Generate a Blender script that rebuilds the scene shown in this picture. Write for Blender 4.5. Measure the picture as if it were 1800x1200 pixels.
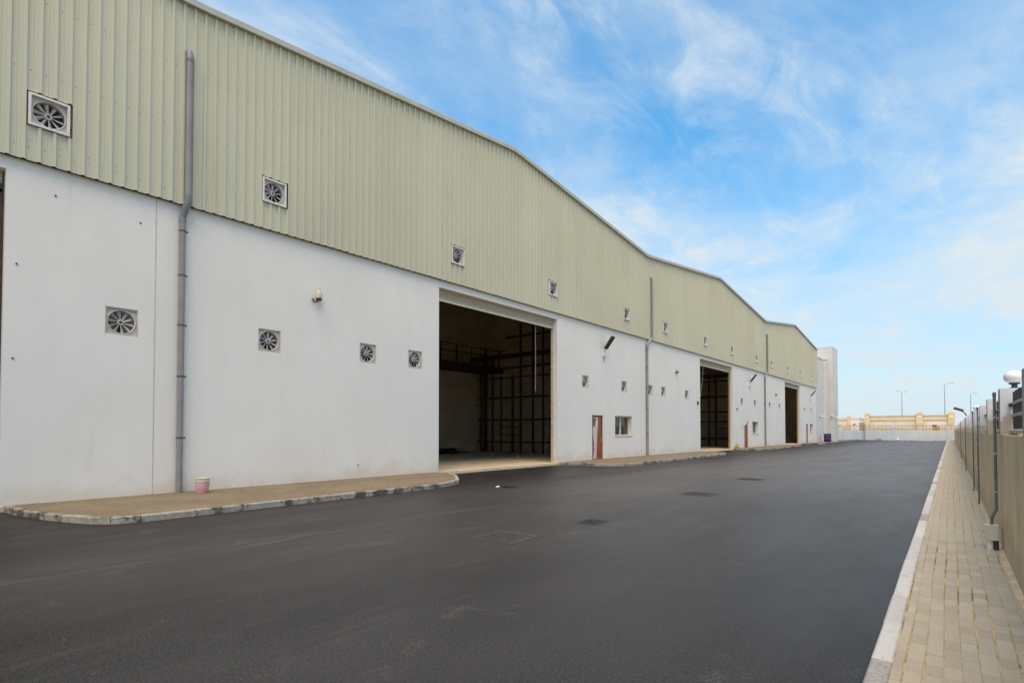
import bpy, math, random
from mathutils import Vector, Matrix, noise as mnoise
R = math.radians
random.seed(7)
for o in list(bpy.data.objects): bpy.data.objects.remove(o)
scene = bpy.context.scene
col = scene.collection

# ------------------------------------------------------------------ camera
cd = bpy.data.cameras.new("camera"); cam = bpy.data.objects.new("camera", cd); col.objects.link(cam)
cam.location = (0, 0, 1.68); cam.rotation_euler = (R(90 + 1.268), 0, R(40.294))
cd.sensor_width = 36; cd.lens = 18.715; cd.shift_y = 0.0754; cd.clip_start = 0.05; cd.clip_end = 5000
scene.camera = cam

# ------------------------------------------------------------------ sun and sky
SUN_EL, SUN_AZ = 64, -62          # azimuth measured from +X towards +Y
az, el = R(SUN_AZ), R(SUN_EL)
sdir = Vector((math.cos(el) * math.cos(az), math.cos(el) * math.sin(az), math.sin(el)))
sl = bpy.data.lights.new("sun", 'SUN'); sl.energy = 3.85; sl.angle = R(52); sl.color = (1.0, .77, .52)
so = bpy.data.objects.new("sun", sl); col.objects.link(so); so.rotation_euler = (-sdir).to_track_quat('-Z', 'Y').to_euler()
world = bpy.data.worlds.new("World"); scene.world = world; world.use_nodes = True
def build_world():
    nt = world.node_tree; nt.nodes.clear(); N = nt.nodes.new; L = nt.links.new
    out = N('ShaderNodeOutputWorld'); bg = N('ShaderNodeBackground'); bg.inputs[1].default_value = 0.12
    sky = N('ShaderNodeTexSky'); sky.sky_type = 'NISHITA'; sky.sun_disc = False
    sky.sun_elevation = el; sky.sun_rotation = R(90) - az
    sky.air_density = 1.0; sky.dust_density = 0.2; sky.ozone_density = 3.0; sky.altitude = 0
    hs = N('ShaderNodeHueSaturation'); hs.inputs['Saturation'].default_value = 1.45; hs.inputs['Value'].default_value = 2.2
    hs.inputs['Hue'].default_value = 0.487
    L(sky.outputs[0], hs.inputs['Color'])
    tc = N('ShaderNodeTexCoord'); sx = N('ShaderNodeSeparateXYZ'); L(tc.outputs['Generated'], sx.inputs[0])
    def math_(op, a, b=None, clamp=False):
        m = N('ShaderNodeMath'); m.operation = op; m.use_clamp = clamp
        for i, v in enumerate((a, b)):
            if v is None: continue
            if isinstance(v, (int, float)): m.inputs[i].default_value = v
            else: L(v, m.inputs[i])
        return m.outputs[0]
    zp = math_('MAXIMUM', sx.outputs[2], 0.0); zc = math_('ADD', zp, 0.16)
    inv = math_('DIVIDE', 1.0, zc)
    vs = N('ShaderNodeVectorMath'); vs.operation = 'SCALE'; L(tc.outputs['Generated'], vs.inputs[0]); L(inv, vs.inputs['Scale'])
    mp = N('ShaderNodeMapping'); mp.inputs['Rotation'].default_value = (0, 0, -.8); mp.inputs['Scale'].default_value = (1.0, .50, .2)
    mp.inputs['Location'].default_value = (-3.604, 13.339, .740)
    L(vs.outputs[0], mp.inputs[0])
    def noise(scale, detail, rough, dist, vec):
        n = N('ShaderNodeTexNoise'); n.inputs['Scale'].default_value = scale; n.inputs['Detail'].default_value = detail
        n.inputs['Roughness'].default_value = rough; n.inputs['Distortion'].default_value = dist; L(vec, n.inputs['Vector']); return n.outputs['Fac']
    def ramp(fac, a, b):
        m = N('ShaderNodeMapRange'); m.interpolation_type = 'SMOOTHSTEP'; m.inputs[1].default_value = a; m.inputs[2].default_value = b; L(fac, m.inputs[0]); return m.outputs[0]
    big = ramp(noise(.62, 3, .5, .3, mp.outputs[0]), .34, .62)
    wisp = ramp(noise(1.9, 10, .64, .6, mp.outputs[0]), .34, .70)
    thin = ramp(noise(5.5, 9, .66, 1.0, mp.outputs[0]), .40, .72)
    c1 = math_('MULTIPLY', big, math_('ADD', math_('MULTIPLY', wisp, .75), .25))
    c2 = math_('MULTIPLY', math_('MULTIPLY', thin, wisp), .55)
    hz = math_('POWER', math_('SUBTRACT', 1.0, zp, True), 2.4)
    mp2 = N('ShaderNodeMapping'); mp2.inputs['Scale'].default_value = (1.0, 1.0, 3.4); mp2.inputs['Location'].default_value = (2.6, .7, 1.9); L(tc.outputs['Generated'], mp2.inputs[0])
    bank = ramp(noise(1.9, 7, .55, .3, mp2.outputs[0]), .42, .64)
    low = math_('MULTIPLY', math_('POWER', math_('SUBTRACT', 1.0, zp, True), 1.6), .80)
    f = math_('ADD', math_('ADD', math_('MULTIPLY', c1, 1.0), c2), math_('MULTIPLY', bank, low), True)
    def mixc(fac, a, c):
        mx = N('ShaderNodeMix'); mx.data_type = 'RGBA'; L(fac, mx.inputs[0]); L(a, mx.inputs[6]); mx.inputs[7].default_value = (*c, 1); return mx.outputs[2]
    hazy = mixc(math_('MULTIPLY', hz, .97), hs.outputs[0], (4.3, 5.9, 7.0))
    c_out = mixc(f, hazy, (6.1, 6.9, 7.4))
    L(c_out, bg.inputs[0]); L(bg.outputs[0], out.inputs[0])
build_world()
vsn = scene.view_settings; vsn.view_transform = 'Standard'; vsn.look = 'None'; vsn.exposure = 0.0; vsn.gamma = 1; vsn.use_curve_mapping = False
try:
    scene.cycles.use_denoising = True; scene.cycles.max_bounces = 8; scene.cycles.diffuse_bounces = 5
except Exception: pass

# ------------------------------------------------------------------ material helpers
class Nodes:
    def __init__(s, name):
        s.m = bpy.data.materials.new(name); s.m.use_nodes = True; s.nt = s.m.node_tree
        s.b = s.nt.nodes['Principled BSDF']; s.out = s.nt.nodes['Material Output']
        s.pos = s.n('ShaderNodeNewGeometry').outputs['Position']
    def n(s, t): return s.nt.nodes.new(t)
    def l(s, a, b): s.nt.links.new(a, b)
    def set(s, sock, v):
        if isinstance(v, bpy.types.NodeSocket): s.l(v, sock)
        elif isinstance(v, (tuple, list)) and len(v) == 3 and sock.type == 'RGBA': sock.default_value = (*v, 1)
        else: sock.default_value = v
    def mapv(s, scale=(1, 1, 1), loc=(0, 0, 0), vec=None, rot=(0, 0, 0)):
        m = s.n('ShaderNodeMapping'); m.inputs['Scale'].default_value = scale; m.inputs['Location'].default_value = loc; m.inputs['Rotation'].default_value = rot
        s.l(vec or s.pos, m.inputs[0]); return m.outputs[0]
    def noise(s, scale, detail=4, rough=.55, vec=None, dist=0):
        x = s.n('ShaderNodeTexNoise'); x.inputs['Scale'].default_value = scale; x.inputs['Detail'].default_value = detail
        x.inputs['Roughness'].default_value = rough; x.inputs['Distortion'].default_value = dist; s.l(vec or s.pos, x.inputs['Vector']); return x.outputs['Fac']
    def vor(s, scale, vec=None, out='Distance'):
        x = s.n('ShaderNodeTexVoronoi'); x.inputs['Scale'].default_value = scale; s.l(vec or s.pos, x.inputs['Vector']); return x.outputs[out]
    def ramp(s, fac, a, b, lo=0., hi=1.):
        m = s.n('ShaderNodeMapRange'); m.interpolation_type = 'SMOOTHSTEP'
        for i, v in enumerate((fac, a, b, lo, hi)): s.set(m.inputs[i], v)
        return m.outputs[0]
    def mix(s, f, a, b, mode='MIX'):
        m = s.n('ShaderNodeMix'); m.data_type = 'RGBA'; m.blend_type = mode
        s.set(m.inputs[0], f); s.set(m.inputs[6], a); s.set(m.inputs[7], b); return m.outputs[2]
    def math(s, op, a, b=0., clamp=False):
        m = s.n('ShaderNodeMath'); m.operation = op; m.use_clamp = clamp; s.set(m.inputs[0], a); s.set(m.inputs[1], b); return m.outputs[0]
    def xyz(s):
        x = s.n('ShaderNodeSeparateXYZ'); s.l(s.pos, x.inputs[0]); return x.outputs
    def rnd(s): return s.n('ShaderNodeObjectInfo').outputs['Random']
    def bump(s, h, strength=.3, dist=.02, normal=None):
        b = s.n('ShaderNodeBump'); b.inputs['Strength'].default_value = strength; b.inputs['Distance'].default_value = dist; s.l(h, b.inputs['Height'])
        if normal: s.l(normal, b.inputs['Normal'])
        return b.outputs[0]
    def done(s, color, rough=.7, normal=None, metal=0., spec=None):
        s.set(s.b.inputs['Base Color'], color); s.set(s.b.inputs['Roughness'], rough); s.set(s.b.inputs['Metallic'], metal)
        if normal: s.l(normal, s.b.inputs['Normal'])
        if spec is not None: s.b.inputs['Specular IOR Level'].default_value = spec
        return s.m
M = {}
FOOTPRINTS = [(-9.36, 4.57), (-8.22, 3.79), (-7.57, 3.57), (-7.0, 3.17), (-6.39, 2.96), (-5.73, 2.51), (-5.16, 2.33), (-4.65, 1.86), (-4.02, 1.6), (-3.8, 1.9), (-3.7, 1.77), (-4.74, 2.16)]
def plain(name, c, rough=.6, metal=0., var=.12, scale=6., bump=0.):
    k = Nodes(name); n = k.noise(scale, 5, .6)
    c2 = tuple(min(1, v * (1 - var)) for v in c); c3 = tuple(min(1, v * (1 + var)) for v in c)
    f = k.ramp(n, .3, .7); col_ = k.mix(f, c2, c3)
    nb = k.bump(k.noise(scale * 12, 3), .3, bump) if bump else None
    M[name] = k.done(col_, rough, nb, metal); return M[name]

def mats():
    # asphalt
    k = Nodes('asphalt'); P = k.pos
    fine = k.noise(95, 3, .7); ag = k.vor(130, out='Color'); agd = k.n('ShaderNodeSeparateColor'); k.l(ag, agd.inputs[0])
    mid = k.noise(38, 4, .7); c = k.mix(k.math('MULTIPLY', k.math('ADD', k.ramp(fine, .35, .66), k.ramp(mid, .42, .60)), .5), (.0015, .0014, .0014), (.040, .0385, .037))
    spk = k.math('MULTIPLY', k.ramp(agd.outputs[0], .93, .97), k.ramp(k.vor(130), .12, .05))
    c = k.mix(k.math('MULTIPLY', spk, .8), c, (.26, .25, .23))
    blot = k.ramp(k.noise(.28, 4, .6), .40, .66); xs = k.xyz()
    brown = k.math('MULTIPLY', k.ramp(k.noise(.55, 5, .6, k.mapv((1, .35, 1))), .36, .62), k.ramp(xs[0], -4.5, -9.5))
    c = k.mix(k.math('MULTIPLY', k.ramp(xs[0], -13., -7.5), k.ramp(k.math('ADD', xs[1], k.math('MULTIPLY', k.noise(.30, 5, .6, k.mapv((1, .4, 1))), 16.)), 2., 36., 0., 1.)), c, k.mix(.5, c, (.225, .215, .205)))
    c = k.mix(k.math('MULTIPLY', brown, .55), c, k.mix(.5, c, (.058, .042, .030)))
    c = k.mix(k.math('MULTIPLY', blot, .12), c, k.mix(.5, c, (.115, .112, .115)))
    streak = k.ramp(k.noise(1.6, 6, .65, k.mapv((1.4, .10, 1), rot=(0, 0, R(3))), 1.2), .56, .74)
    c = k.mix(k.math('MULTIPLY', streak, .13), c, (.135, .128, .118))
    dust = k.math('MULTIPLY', k.ramp(k.noise(1.3, 8, .7, k.mapv((1, .7, 1)), .6), .56, .74), k.ramp(k.noise(40, 4, .8), .45, .62))
    c = k.mix(k.math('MULTIPLY', dust, .55), c, (.22, .205, .185))
    # dusty paving seam, dry footprints and scattered pale grit
    sx_ = k.math('ABSOLUTE', k.math('ADD', k.math('ADD', xs[0], 8.02), k.math('MULTIPLY', k.math('SUBTRACT', k.noise(.5, 3, .5), .5), .7)))
    seam = k.math('MULTIPLY', k.ramp(sx_, .11, .01), k.math('MULTIPLY', k.ramp(k.noise(1.1, 5, .65, k.mapv((1, .5, 1))), .36, .62), k.ramp(xs[1], 26., 6.)))
    c = k.mix(k.math('MULTIPLY', seam, .28), c, (.150, .125, .092))
    prints = None
    for px_, py_ in FOOTPRINTS:
        dx_ = k.math('MULTIPLY', k.math('ADD', xs[0], -px_), 11.); dy_ = k.math('MULTIPLY', k.math('ADD', xs[1], -py_), 7.)
        d2 = k.math('ADD', k.math('MULTIPLY', dx_, dx_), k.math('MULTIPLY', dy_, dy_)); m_ = k.ramp(d2, 1.2, .25); prints = m_ if prints is None else k.math('MAXIMUM', prints, m_)
    c = k.mix(k.math('MULTIPLY', k.math('MULTIPLY', prints, k.ramp(k.noise(34, 5, .8), .50, .66)), .16), c, (.25, .24, .225))
    grit = k.math('MULTIPLY', k.ramp(k.vor(2.6), .030, .018), k.ramp(k.noise(.9, 2), .46, .60))
    c = k.mix(k.math('MULTIPLY', grit, .8), c, (.42, .40, .36))
    rg = k.ramp(k.noise(.8, 4, .6, k.mapv((1, .3, 1))), .3, .7, .46, .60)
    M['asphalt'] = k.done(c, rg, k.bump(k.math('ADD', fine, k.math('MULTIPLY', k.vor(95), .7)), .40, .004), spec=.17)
    # plaster
    k = Nodes('plaster'); xs = k.xyz()
    a = k.ramp(k.noise(.5, 4, .55), .3, .7); b = k.ramp(k.noise(2.4, 6, .6, k.mapv((1, 1, .25))), .35, .75)
    c = k.mix(a, (.775, .75, .70), (.81, .785, .735)); c = k.mix(k.math('MULTIPLY', b, .20), c, (.68, .65, .60))
    n1 = k.noise(1.1, 6, .65); lim = k.math('ADD', k.math('MULTIPLY', n1, 1.5), -.35)
    spl = k.ramp(k.math('SUBTRACT', lim, xs[2]), -.25, .35)
    c = k.mix(k.math('MULTIPLY', spl, .55), c, (.62, .54, .42))
    run = k.math('MULTIPLY', k.ramp(k.noise(3.5, 4, .6, k.mapv((1, 1, .05))), .58, .74), k.ramp(k.noise(.7, 3), .42, .62))
    c = k.mix(k.math('MULTIPLY', run, .16), c, (.42, .40, .36))
    M['plaster'] = k.done(c, .85, k.bump(k.noise(5, 6, .6), .25, .012))
    # cladding
    k = Nodes('cladding'); r = k.rnd()
    c = k.mix(r, (.53, .52, .39), (.57, .56, .42)); c = k.mix(k.math('MULTIPLY', k.ramp(k.noise(.35, 4), .35, .7), .45), c, (.61, .60, .46))
    st = k.ramp(k.noise(5, 5, .65, k.mapv((1, 1, .04))), .52, .75); c = k.mix(k.math('MULTIPLY', st, .22), c, (.49, .48, .34))
    M['cladding'] = k.done(c, k.ramp(k.noise(3, 3), .3, .7, .38, .52), k.bump(k.noise(1.4, 3, .5, k.mapv((1, 1, .4))), .10, .02))
    plain('trim', (.44, .455, .40), .5, var=.06, scale=2)
    plain('pipe', (.25, .243, .24), .42, var=.10, scale=2.5); plain('pipe_band', (.19, .215, .225), .4); plain('clampm', (.12, .12, .13), .5, .6)
    plain('fan_frame', (.70, .68, .65), .5, var=.10, scale=9); plain('fan_plate', (.55, .50, .44), .6, var=.12, scale=7)
    plain('blade', (.52, .52, .53), .40, .25, var=.15, scale=9); plain('rust', (.10, .045, .025), .8, var=.4, scale=25); plain('hub', (.50, .49, .47), .45)
    plain('foam', (.30, .15, .05), .9, var=.45, scale=14); plain('dark', (.018, .016, .015), .7)
    plain('screw', (.13, .13, .12), .5, .3)
    # interior
    k = Nodes('block_wall'); c = k.mix(k.ramp(k.noise(.8, 5, .6), .3, .7), (.62, .51, .34), (.76, .63, .43))
    br = k.n('ShaderNodeTexBrick'); br.inputs['Scale'].default_value = 1; br.inputs['Brick Width'].default_value = .41; br.inputs['Row Height'].default_value = .21; br.inputs['Mortar Size'].default_value = .008
    br.inputs['Color1'].default_value = (1, 1, 1, 1); br.inputs['Color2'].default_value = (.86, .86, .86, 1); br.inputs['Mortar'].default_value = (.7, .7, .7, 1)
    s3 = k.xyz(); cmb = k.n('ShaderNodeCombineXYZ'); k.l(k.math('ADD', s3[0], s3[1]), cmb.inputs[0]); k.l(s3[2], cmb.inputs[1]); k.l(cmb.outputs[0], br.inputs['Vector'])
    M['block_wall'] = k.done(k.mix(1, c, br.outputs[0], 'MULTIPLY'), .9)
    k = Nodes('slab'); c = k.mix(k.ramp(k.noise(1.2, 7, .65), .3, .7), (.62, .49, .32), (.80, .64, .42)); c = k.mix(k.math('MULTIPLY', k.ramp(k.noise(5, 6, .7), .55, .75), .5), c, (.22, .18, .14))
    M['slab'] = k.done(c, .85, k.bump(k.noise(18, 4), .3, .01))
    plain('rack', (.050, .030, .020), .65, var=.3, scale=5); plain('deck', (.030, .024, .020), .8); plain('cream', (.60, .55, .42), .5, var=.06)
    plain('shutter', (.50, .45, .33), .45, var=.08); plain('ochre', (.34, .27, .10), .6); plain('jamb', (.55, .50, .40), .8)
    k = Nodes('wood_door'); c = k.mix(k.ramp(k.noise(4, 6, .6, k.mapv((1, 6, .5)), 1), .3, .7), (.20, .050, .014), (.34, .095, .024)); M['wood_door'] = k.done(c, .38)
    plain('film', (.62, .54, .50), .3, var=.12, scale=8, bump=.01); plain('steel', (.55, .54, .52), .3, .9)
    k = Nodes('glass'); k.b.inputs['Base Color'].default_value = (.10, .07, .05, 1); k.b.inputs['Roughness'].default_value = .05; k.b.inputs['Transmission Weight'].default_value = .35; k.b.inputs['IOR'].default_value = 1.45; M['glass'] = k.m
    # pavers
    k = Nodes('paver'); r = k.rnd(); n = k.ramp(k.noise(2.2, 5, .6), .3, .7)
    c = k.mix(r, (.385, .340, .250), (.51, .455, .335)); c = k.mix(k.math('MULTIPLY', n, .55), c, (.39, .34, .26))
    sp = k.ramp(k.noise(160, 3, .7), .56, .70); c = k.mix(k.math('MULTIPLY', sp, .6), c, (.72, .65, .54)); c = k.mix(k.math('MULTIPLY', k.ramp(k.noise(95, 3, .7), .54, .70), .65), c, (.22, .18, .145))
    sd = k.math('MULTIPLY', k.ramp(k.noise(1.7, 7, .7), .60, .72), .55); c = k.mix(sd, c, (.50, .38, .22))
    M['paver'] = k.done(c, .88, k.bump(k.noise(110, 4, .7), .5, .004))
    k = Nodes('sand_joint'); c = k.mix(k.ramp(k.noise(2.2, 6, .75), .38, .60), (.17, .125, .075), (.58, .43, .22)); M['sand_joint'] = k.done(c, .95, k.bump(k.noise(60, 4), .4, .005))
    plain('drift_sand', (.56, .43, .26), .95, var=.18, scale=9)
    k = Nodes('paving_far'); br = k.n('ShaderNodeTexBrick'); br.offset = 0.5; br.inputs['Scale'].default_value = 1
    br.inputs['Brick Width'].default_value = .2; br.inputs['Row Height'].default_value = .1; br.inputs['Mortar Size'].default_value = .006
    br.inputs['Color1'].default_value = (.150, .116, .070, 1); br.inputs['Color2'].default_value = (.195, .150, .092, 1); br.inputs['Mortar'].default_value = (.22, .17, .10, 1)
    k.l(k.mapv((1, 1, 1), rot=(0, 0, R(90))), br.inputs['Vector'])
    c = k.mix(k.math('MULTIPLY', k.ramp(k.noise(.9, 6, .65), .38, .68), .6), br.outputs[0], (.26, .20, .12)); c = k.mix(k.math('MULTIPLY', k.ramp(k.noise(2.5, 5, .7), .60, .72), .4), c, (.42, .31, .18))
    c = k.mix(k.math('MULTIPLY', k.ramp(k.noise(16, 5, .75), .50, .64), .55), c, (.085, .066, .042)); c = k.mix(k.math('MULTIPLY', k.ramp(k.noise(11, 5, .75, k.mapv(loc=(9, 4, 2))), .56, .68), .5), c, (.34, .26, .15))
    M['paving_far'] = k.done(c, .9, k.bump(br.outputs['Fac'], -.4, .006))
    k = Nodes('kerb_white'); r = k.rnd(); c = k.mix(r, (.48, .48, .455), (.62, .61, .58)); c = k.mix(k.math('MULTIPLY', k.ramp(k.noise(7, 7, .7), .50, .70), .7), c, (.40, .37, .32))
    c = k.mix(k.math('MULTIPLY', k.ramp(k.noise(22, 5, .7), .60, .72), .7), c, (.24, .22, .19)); M['kerb_white'] = k.done(c, .8, k.bump(k.noise(30, 5, .7), .5, .008))
    k = Nodes('kerb_grey'); c = k.mix(k.ramp(k.noise(30, 5, .7), .35, .65), (.28, .265, .24), (.44, .42, .385)); M['kerb_grey'] = k.done(c, .9, k.bump(k.noise(60, 5, .7), .5, .006))
    k = Nodes('kerb_painted'); r = k.rnd()
    pk = k.ramp(k.math('ADD', k.noise(2.4, 7, .7), k.math('MULTIPLY', r, .16)), .56, .66); c = k.mix(k.ramp(k.noise(9, 6, .7), .35, .65), (.40, .37, .30), (.26, .255, .235)); c = k.mix(k.math('MULTIPLY', pk, .9), c, (.065, .060, .052))
    c = k.mix(k.math('MULTIPLY', k.ramp(k.noise(14, 6, .75), .62, .72), .8), c, (.55, .51, .42)); M['kerb_painted'] = k.done(c, .85, k.bump(k.noise(40, 5, .7), .5, .01))
    # boundary wall
    k = Nodes('rough_render'); xs = k.xyz()
    c = k.mix(k.ramp(k.noise(1.6, 6, .65), .3, .7), (.56, .40, .21), (.70, .53, .31))
    v = k.ramp(k.noise(5.5, 5, .65, k.mapv((1, 1, .07))), .44, .70); c = k.mix(k.math('MULTIPLY', v, .55), c, (.72, .57, .36))
    v = k.ramp(k.noise(4.0, 6, .7, k.mapv((1, 1, .10), (5, 3, 0))), .54, .72); c = k.mix(k.math('MULTIPLY', v, .6), c, (.38, .28, .17))
    lo = k.ramp(k.math('SUBTRACT', k.math('MULTIPLY', k.noise(1.4, 5, .65), 1.25), xs[2]), -.12, .22); c = k.mix(k.math('MULTIPLY', lo, .5), c, (.34, .26, .165))
    M['rough_render'] = k.done(c, .92, k.bump(k.noise(14, 7, .7), .5, .012))
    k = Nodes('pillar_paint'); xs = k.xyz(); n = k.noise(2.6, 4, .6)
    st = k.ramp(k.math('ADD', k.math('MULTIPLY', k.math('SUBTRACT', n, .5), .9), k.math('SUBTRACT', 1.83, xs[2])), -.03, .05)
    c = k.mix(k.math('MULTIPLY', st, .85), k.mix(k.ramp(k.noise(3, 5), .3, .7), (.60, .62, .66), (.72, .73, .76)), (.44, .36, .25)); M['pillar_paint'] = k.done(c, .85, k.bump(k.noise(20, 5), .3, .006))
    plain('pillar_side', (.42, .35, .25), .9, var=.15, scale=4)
    plain('bar', (.030, .034, .034), .5, .3, var=.3); plain('rail', (.30, .31, .32), .5); plain('conduit', (.115, .135, .14), .5, var=.15); plain('box_cream', (.60, .58, .50), .5, var=.07)
    plain('opal', (.86, .86, .88), .25, var=.02); plain('lamp_dark', (.05, .05, .055), .45); plain('white_paint', (.74, .74, .73), .5, var=.05)
    k = Nodes('pink_bucket'); t = k.n('ShaderNodeTexCoord').outputs['Object']
    s = k.n('ShaderNodeSeparateXYZ'); k.l(t, s.inputs[0])
    c = k.mix(k.ramp(s.outputs[2], .05, .24), (.66, .33, .34), (.66, .42, .44)); sp = k.math('MULTIPLY', k.ramp(k.noise(9, 6, .7, t), .46, .54), k.ramp(s.outputs[1], -.02, .06)); c = k.mix(sp, c, (.42, .36, .27)); c = k.mix(k.math('MULTIPLY', k.ramp(k.noise(14, 4, .7, t), .58, .64), k.ramp(s.outputs[1], -.02, .06)), c, (.36, .06, .07))
    M['pink_bucket'] = k.done(c, .55)
    plain('yellow_old', (.50, .30, .05), .6, var=.3, scale=20); plain('purple', (.060, .022, .13), .45); plain('red', (.45, .05, .05), .5)
    k = Nodes('cast_iron'); c = k.mix(k.ramp(k.noise(12, 5), .35, .65), (.022, .021, .020), (.045, .043, .040)); M['cast_iron'] = k.done(c, .6, k.bump(k.noise(50, 3), .3, .003))
    k = Nodes('dusty_iron'); c = k.mix(k.ramp(k.noise(20, 5, .7), .35, .65), (.045, .043, .042), (.095, .092, .088)); M['dusty_iron'] = k.done(c, .75, k.bump(k.noise(50, 3), .3, .003), spec=.25)
    k = Nodes('sand'); c = k.mix(k.ramp(k.noise(.05, 6, .6), .3, .7), (.40, .33, .235), (.52, .44, .32)); M['sand'] = k.done(c, .95)
    plain('bld_cream', (.82, .73, .56), .9, var=.05, scale=.5); plain('bld_tan', (.74, .58, .37), .9, var=.07, scale=.6); plain('bld_band', (.70, .61, .46), .9, var=.05, scale=.5); plain('bld_white', (.80, .76, .66), .9, var=.05, scale=.5)
    plain('bld_brown', (.40, .30, .22), .9); plain('annex', (.66, .645, .615), .85, var=.06, scale=.6); plain('annex_coping', (.42, .41, .38), .8)  # one brown shared by the small house's side wall and the standpipe
    k = Nodes('end_wall_paint'); c = k.mix(k.ramp(k.noise(1.2, 6, .65, k.mapv((1, 1, .12))), .35, .7), (.58, .60, .62), (.66, .68, .69)); M['end_wall_paint'] = k.done(c, .85)
    plain('picket', (.24, .17, .09), .6); plain('galv', (.46, .46, .44), .5, .4); plain('paper', (.72, .72, .70), .7)
mats()

# ------------------------------------------------------------------ mesh helpers
class MB:
    def __init__(s): s.v = []; s.f = []; s.mi = []; s.cur = 0
    def add(s, vs, fs):
        o = len(s.v); s.v += [tuple(v) for v in vs]; s.f += [tuple(i + o for i in f) for f in fs]; s.mi += [s.cur] * len(fs); return s
    def box(s, a, b, bev=0.):
        x0, y0, z0 = a; x1, y1, z1 = b
        if bev <= 0:
            return s.add([(x0, y0, z0), (x1, y0, z0), (x1, y1, z0), (x0, y1, z0), (x0, y0, z1), (x1, y0, z1), (x1, y1, z1), (x0, y1, z1)],
                         [(0, 3, 2, 1), (4, 5, 6, 7), (0, 1, 5, 4), (1, 2, 6, 5), (2, 3, 7, 6), (3, 0, 4, 7)])
        e = bev   # top edges chamfered
        return s.add([(x0, y0, z0), (x1, y0, z0), (x1, y1, z0), (x0, y1, z0), (x0, y0, z1 - e), (x1, y0, z1 - e), (x1, y1, z1 - e), (x0, y1, z1 - e),
                      (x0 + e, y0 + e, z1), (x1 - e, y0 + e, z1), (x1 - e, y1 - e, z1), (x0 + e, y1 - e, z1)],
                     [(0, 3, 2, 1), (8, 9, 10, 11), (0, 1, 5, 4), (1, 2, 6, 5), (2, 3, 7, 6), (3, 0, 4, 7), (4, 5, 9, 8), (5, 6, 10, 9), (6, 7, 11, 10), (7, 4, 8, 11)])
    def tube(s, pts, r, seg=10, cap=True):
        pts = [Vector(p) for p in pts]; n = len(pts); rs = r if isinstance(r, (list, tuple)) else [r] * n
        t0 = (pts[1] - pts[0]).normalized(); up = Vector((0, 0, 1)) if abs(t0.z) < .9 else Vector((1, 0, 0)); u = t0.cross(up).normalized()
        vs = []
        for i, p in enumerate(pts):
            t = ((pts[min(i + 1, n - 1)] - pts[max(i - 1, 0)])).normalized(); u = (u - t * u.dot(t)).normalized(); w = t.cross(u)
            for k in range(seg):
                a = 2 * math.pi * k / seg; vs.append(p + (u * math.cos(a) + w * math.sin(a)) * rs[i])
        fs = [(i * seg + k, i * seg + (k + 1) % seg, (i + 1) * seg + (k + 1) % seg, (i + 1) * seg + k) for i in range(n - 1) for k in range(seg)]
        if cap: fs += [tuple(reversed(range(seg))), tuple(range((n - 1) * seg, n * seg))]
        return s.add(vs, fs)
    def lathe(s, prof, c=(0, 0, 0), seg=20, axis='z'):
        vs = []
        for r, h in prof:
            for k in range(seg):
                a = 2 * math.pi * k / seg; x, y = r * math.cos(a), r * math.sin(a)
                vs.append((c[0] + x, c[1] + y, c[2] + h) if axis == 'z' else (c[0] + h, c[1] + x, c[2] + y))
        n = len(prof); fs = [(i * seg + k, i * seg + (k + 1) % seg, (i + 1) * seg + (k + 1) % seg, (i + 1) * seg + k) for i in range(n - 1) for k in range(seg)]
        return s.add(vs, fs)
    def prism(s, poly, z0, z1):
        n = len(poly); vs = [(x, y, z0) for x, y in poly] + [(x, y, z1) for x, y in poly]
        return s.add(vs, [tuple(reversed(range(n))), tuple(range(n, 2 * n))] + [(i, (i + 1) % n, (i + 1) % n + n, i + n) for i in range(n)])
    def mesh(s, name, mat, smooth=False):
        m = bpy.data.meshes.new(name); m.from_pydata(s.v, [], s.f)
        ml = mat if isinstance(mat, list) else [mat]
        for x in ml: m.materials.append(M[x])
        if len(ml) > 1: m.polygons.foreach_set('material_index', s.mi)
        if smooth: m.polygons.foreach_set('use_smooth', [True] * len(m.polygons))
        m.validate(); m.update()
        if smooth:
            try: m.set_sharp_from_angle(angle=R(40))
            except Exception: pass
        return m
    def build(s, name, mat, parent=None, smooth=False, loc=(0, 0, 0), rz=0.):
        return put(name, s.mesh(name, mat, smooth), parent, loc, rz)
def put(name, mesh, parent=None, loc=(0, 0, 0), rz=0., rot=None):
    o = bpy.data.objects.new(name, mesh); col.objects.link(o); o.location = loc; o.rotation_euler = rot or (0, 0, rz)
    if parent: o.parent = parent
    return o
def tag(o, label=None, cat=None, group=None, kind=None):
    for k, v in (('label', label), ('category', cat), ('group', group), ('kind', kind)):
        if v: o[k] = v
    return o
def empty(name, loc=(0, 0, 0), rz=0., label=None, cat=None, group=None, kind=None):
    o = bpy.data.objects.new(name, None); col.objects.link(o); o.location = loc; o.rotation_euler = (0, 0, rz); o.empty_display_size = .2
    return tag(o, label, cat, group, kind)
def copy_tree(o, parent=None):
    c = o.copy(); col.objects.link(c)
    if parent: c.parent = parent
    for ch in o.children: copy_tree(ch, c)
    return c
def box_obj(name, a, b, mat, parent=None, bev=0.): return MB().box(a, b, bev).build(name, mat, parent)

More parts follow.
